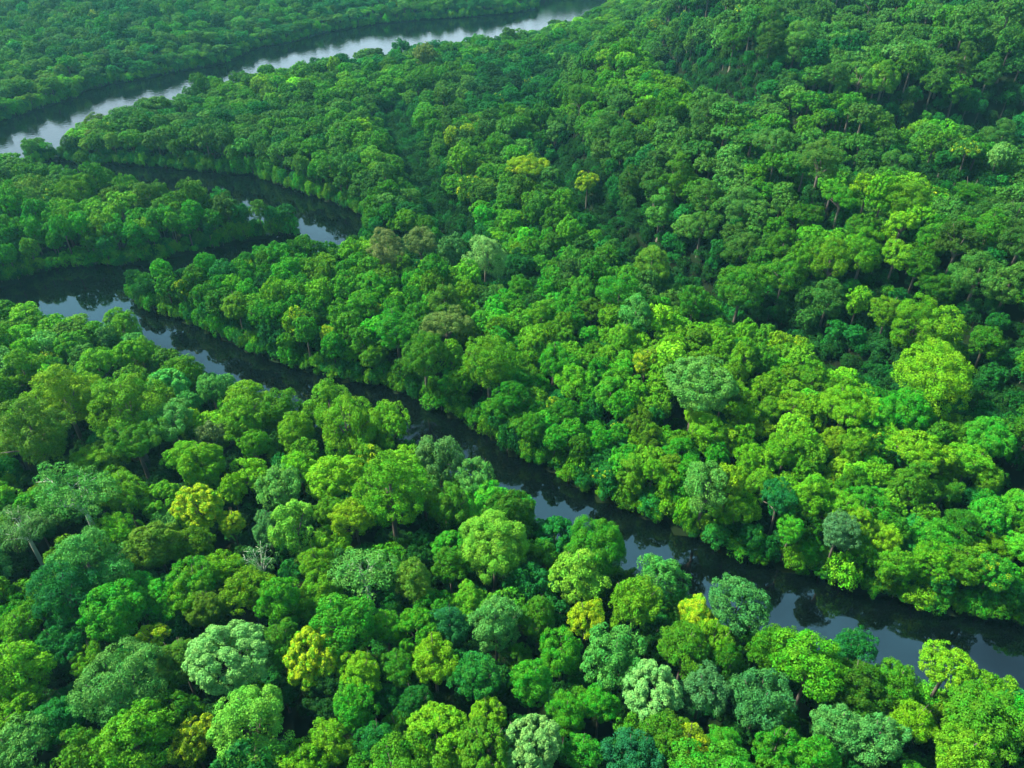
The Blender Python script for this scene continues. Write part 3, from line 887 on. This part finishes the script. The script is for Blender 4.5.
# ------------------------------------------------------------------ sky, sun, air
SUN_EL, SUN_AZ = R_(49), R_(-74)       # azimuth clockwise from +Y
w = bpy.data.worlds.new('World'); scene.world = w
w.use_nodes = True
nt = w.node_tree; nt.nodes.clear()
N, L = nt.nodes.new, nt.links.new
wo = N('ShaderNodeOutputWorld'); bg = N('ShaderNodeBackground'); bg.inputs['Strength'].default_value = 0.030
sky = N('ShaderNodeTexSky'); sky.sky_type = 'NISHITA'; sky.sun_disc = False
sky.sun_elevation = SUN_EL; sky.sun_rotation = SUN_AZ; sky.air_density = 1.2; sky.dust_density = 0.6; sky.ozone_density = 1.5
tc = N('ShaderNodeTexCoord')
cn = N('ShaderNodeTexNoise'); cn.inputs['Scale'].default_value = 2.6; cn.inputs['Detail'].default_value = 7; cn.inputs['Roughness'].default_value = 0.55
mp = N('ShaderNodeMapping'); mp.inputs['Scale'].default_value = (1, 1, 2.2)
L(tc.outputs['Generated'], mp.inputs[0]); L(mp.outputs[0], cn.inputs['Vector'])
cr = N('ShaderNodeValToRGB'); cr.color_ramp.elements[0].position = 0.34; cr.color_ramp.elements[1].position = 0.56
L(cn.outputs[0], cr.inputs[0])
mx = N('ShaderNodeMix'); mx.data_type = 'RGBA'; mx.inputs['B'].default_value = (5.0, 12.5, 17.0, 1)
ml = N('ShaderNodeMath'); ml.operation = 'MULTIPLY'; ml.inputs[1].default_value = 0.85
L(cr.outputs[0], ml.inputs[0]); L(ml.outputs[0], mx.inputs['Factor'])
L(sky.outputs[0], mx.inputs['A'])
sz_ = N('ShaderNodeSeparateXYZ'); L(tc.outputs['Generated'], sz_.inputs[0])
hr = N('ShaderNodeMapRange'); hr.interpolation_type = 'SMOOTHSTEP'
hr.inputs['From Min'].default_value = 0.12; hr.inputs['From Max'].default_value = 0.50; hr.inputs['To Min'].default_value = 0.9; hr.inputs['To Max'].default_value = 0.0
L(sz_.outputs[2], hr.inputs['Value'])
mh_ = N('ShaderNodeMix'); mh_.data_type = 'RGBA'; mh_.inputs['B'].default_value = (14, 17.5, 20, 1)
L(hr.outputs[0], mh_.inputs['Factor']); L(mx.outputs['Result'], mh_.inputs['A']); L(mh_.outputs['Result'], bg.inputs['Color']); L(bg.outputs[0], wo.inputs[0])

sl = bpy.data.lights.new('sun', 'SUN'); sl.energy = 5.0; sl.angle = R_(5); sl.color = (1.0, 0.96, 0.82)
so = bpy.data.objects.new('sun', sl); COL.objects.link(so)
so.rotation_euler = (math.pi / 2 - SUN_EL, 0, -SUN_AZ + math.pi)
import mathutils
dirv = mathutils.Vector((math.sin(SUN_AZ) * math.cos(SUN_EL), math.cos(SUN_AZ) * math.cos(SUN_EL), math.sin(SUN_EL)))
so.rotation_euler = dirv.to_track_quat('Z', 'Y').to_euler()
so.location = (0, 0, 300)

HAZE = True
if HAZE:
    hx, hy0, hy1, hz0, hz1 = 1600, -300, 2000, -6, 112
    vs = [(x, y, z) for x in (-hx, hx) for y in (hy0, hy1) for z in (hz0, hz1)]
    fs = [(0, 1, 3, 2), (4, 6, 7, 5), (0, 4, 5, 1), (2, 3, 7, 6), (0, 2, 6, 4), (1, 5, 7, 3)]
    m, nt, out = new_mat('haze_air')
    pv = nt.nodes.new('ShaderNodeVolumePrincipled')
    pv.inputs['Color'].default_value = (0.28, 0.82, 1.0, 1)
    pv.inputs['Density'].default_value = 0.00009
    pv.inputs['Anisotropy'].default_value = 0.2
    nt.links.new(pv.outputs[0], out.inputs['Volume'])
    hz = mesh_obj('haze', vs, fs, m)
    hz['kind'] = 'stuff'; hz['label'] = 'thin bluish haze over the far forest'

scene.render.engine = 'CYCLES'
cy = scene.cycles
cy.max_bounces = 6; cy.diffuse_bounces = 3; cy.glossy_bounces = 3; cy.transmission_bounces = 3; cy.volume_bounces = 0; cy.transparent_max_bounces = 8
cy.use_denoising = True
cy.denoiser = 'OPENIMAGEDENOISE'
cy.volume_step_rate = 5
vs_ = scene.view_settings
vs_.view_transform = 'Standard'; vs_.look = 'None'; vs_.exposure = 1.76; vs_.gamma = 1.0; vs_.use_curve_mapping = False
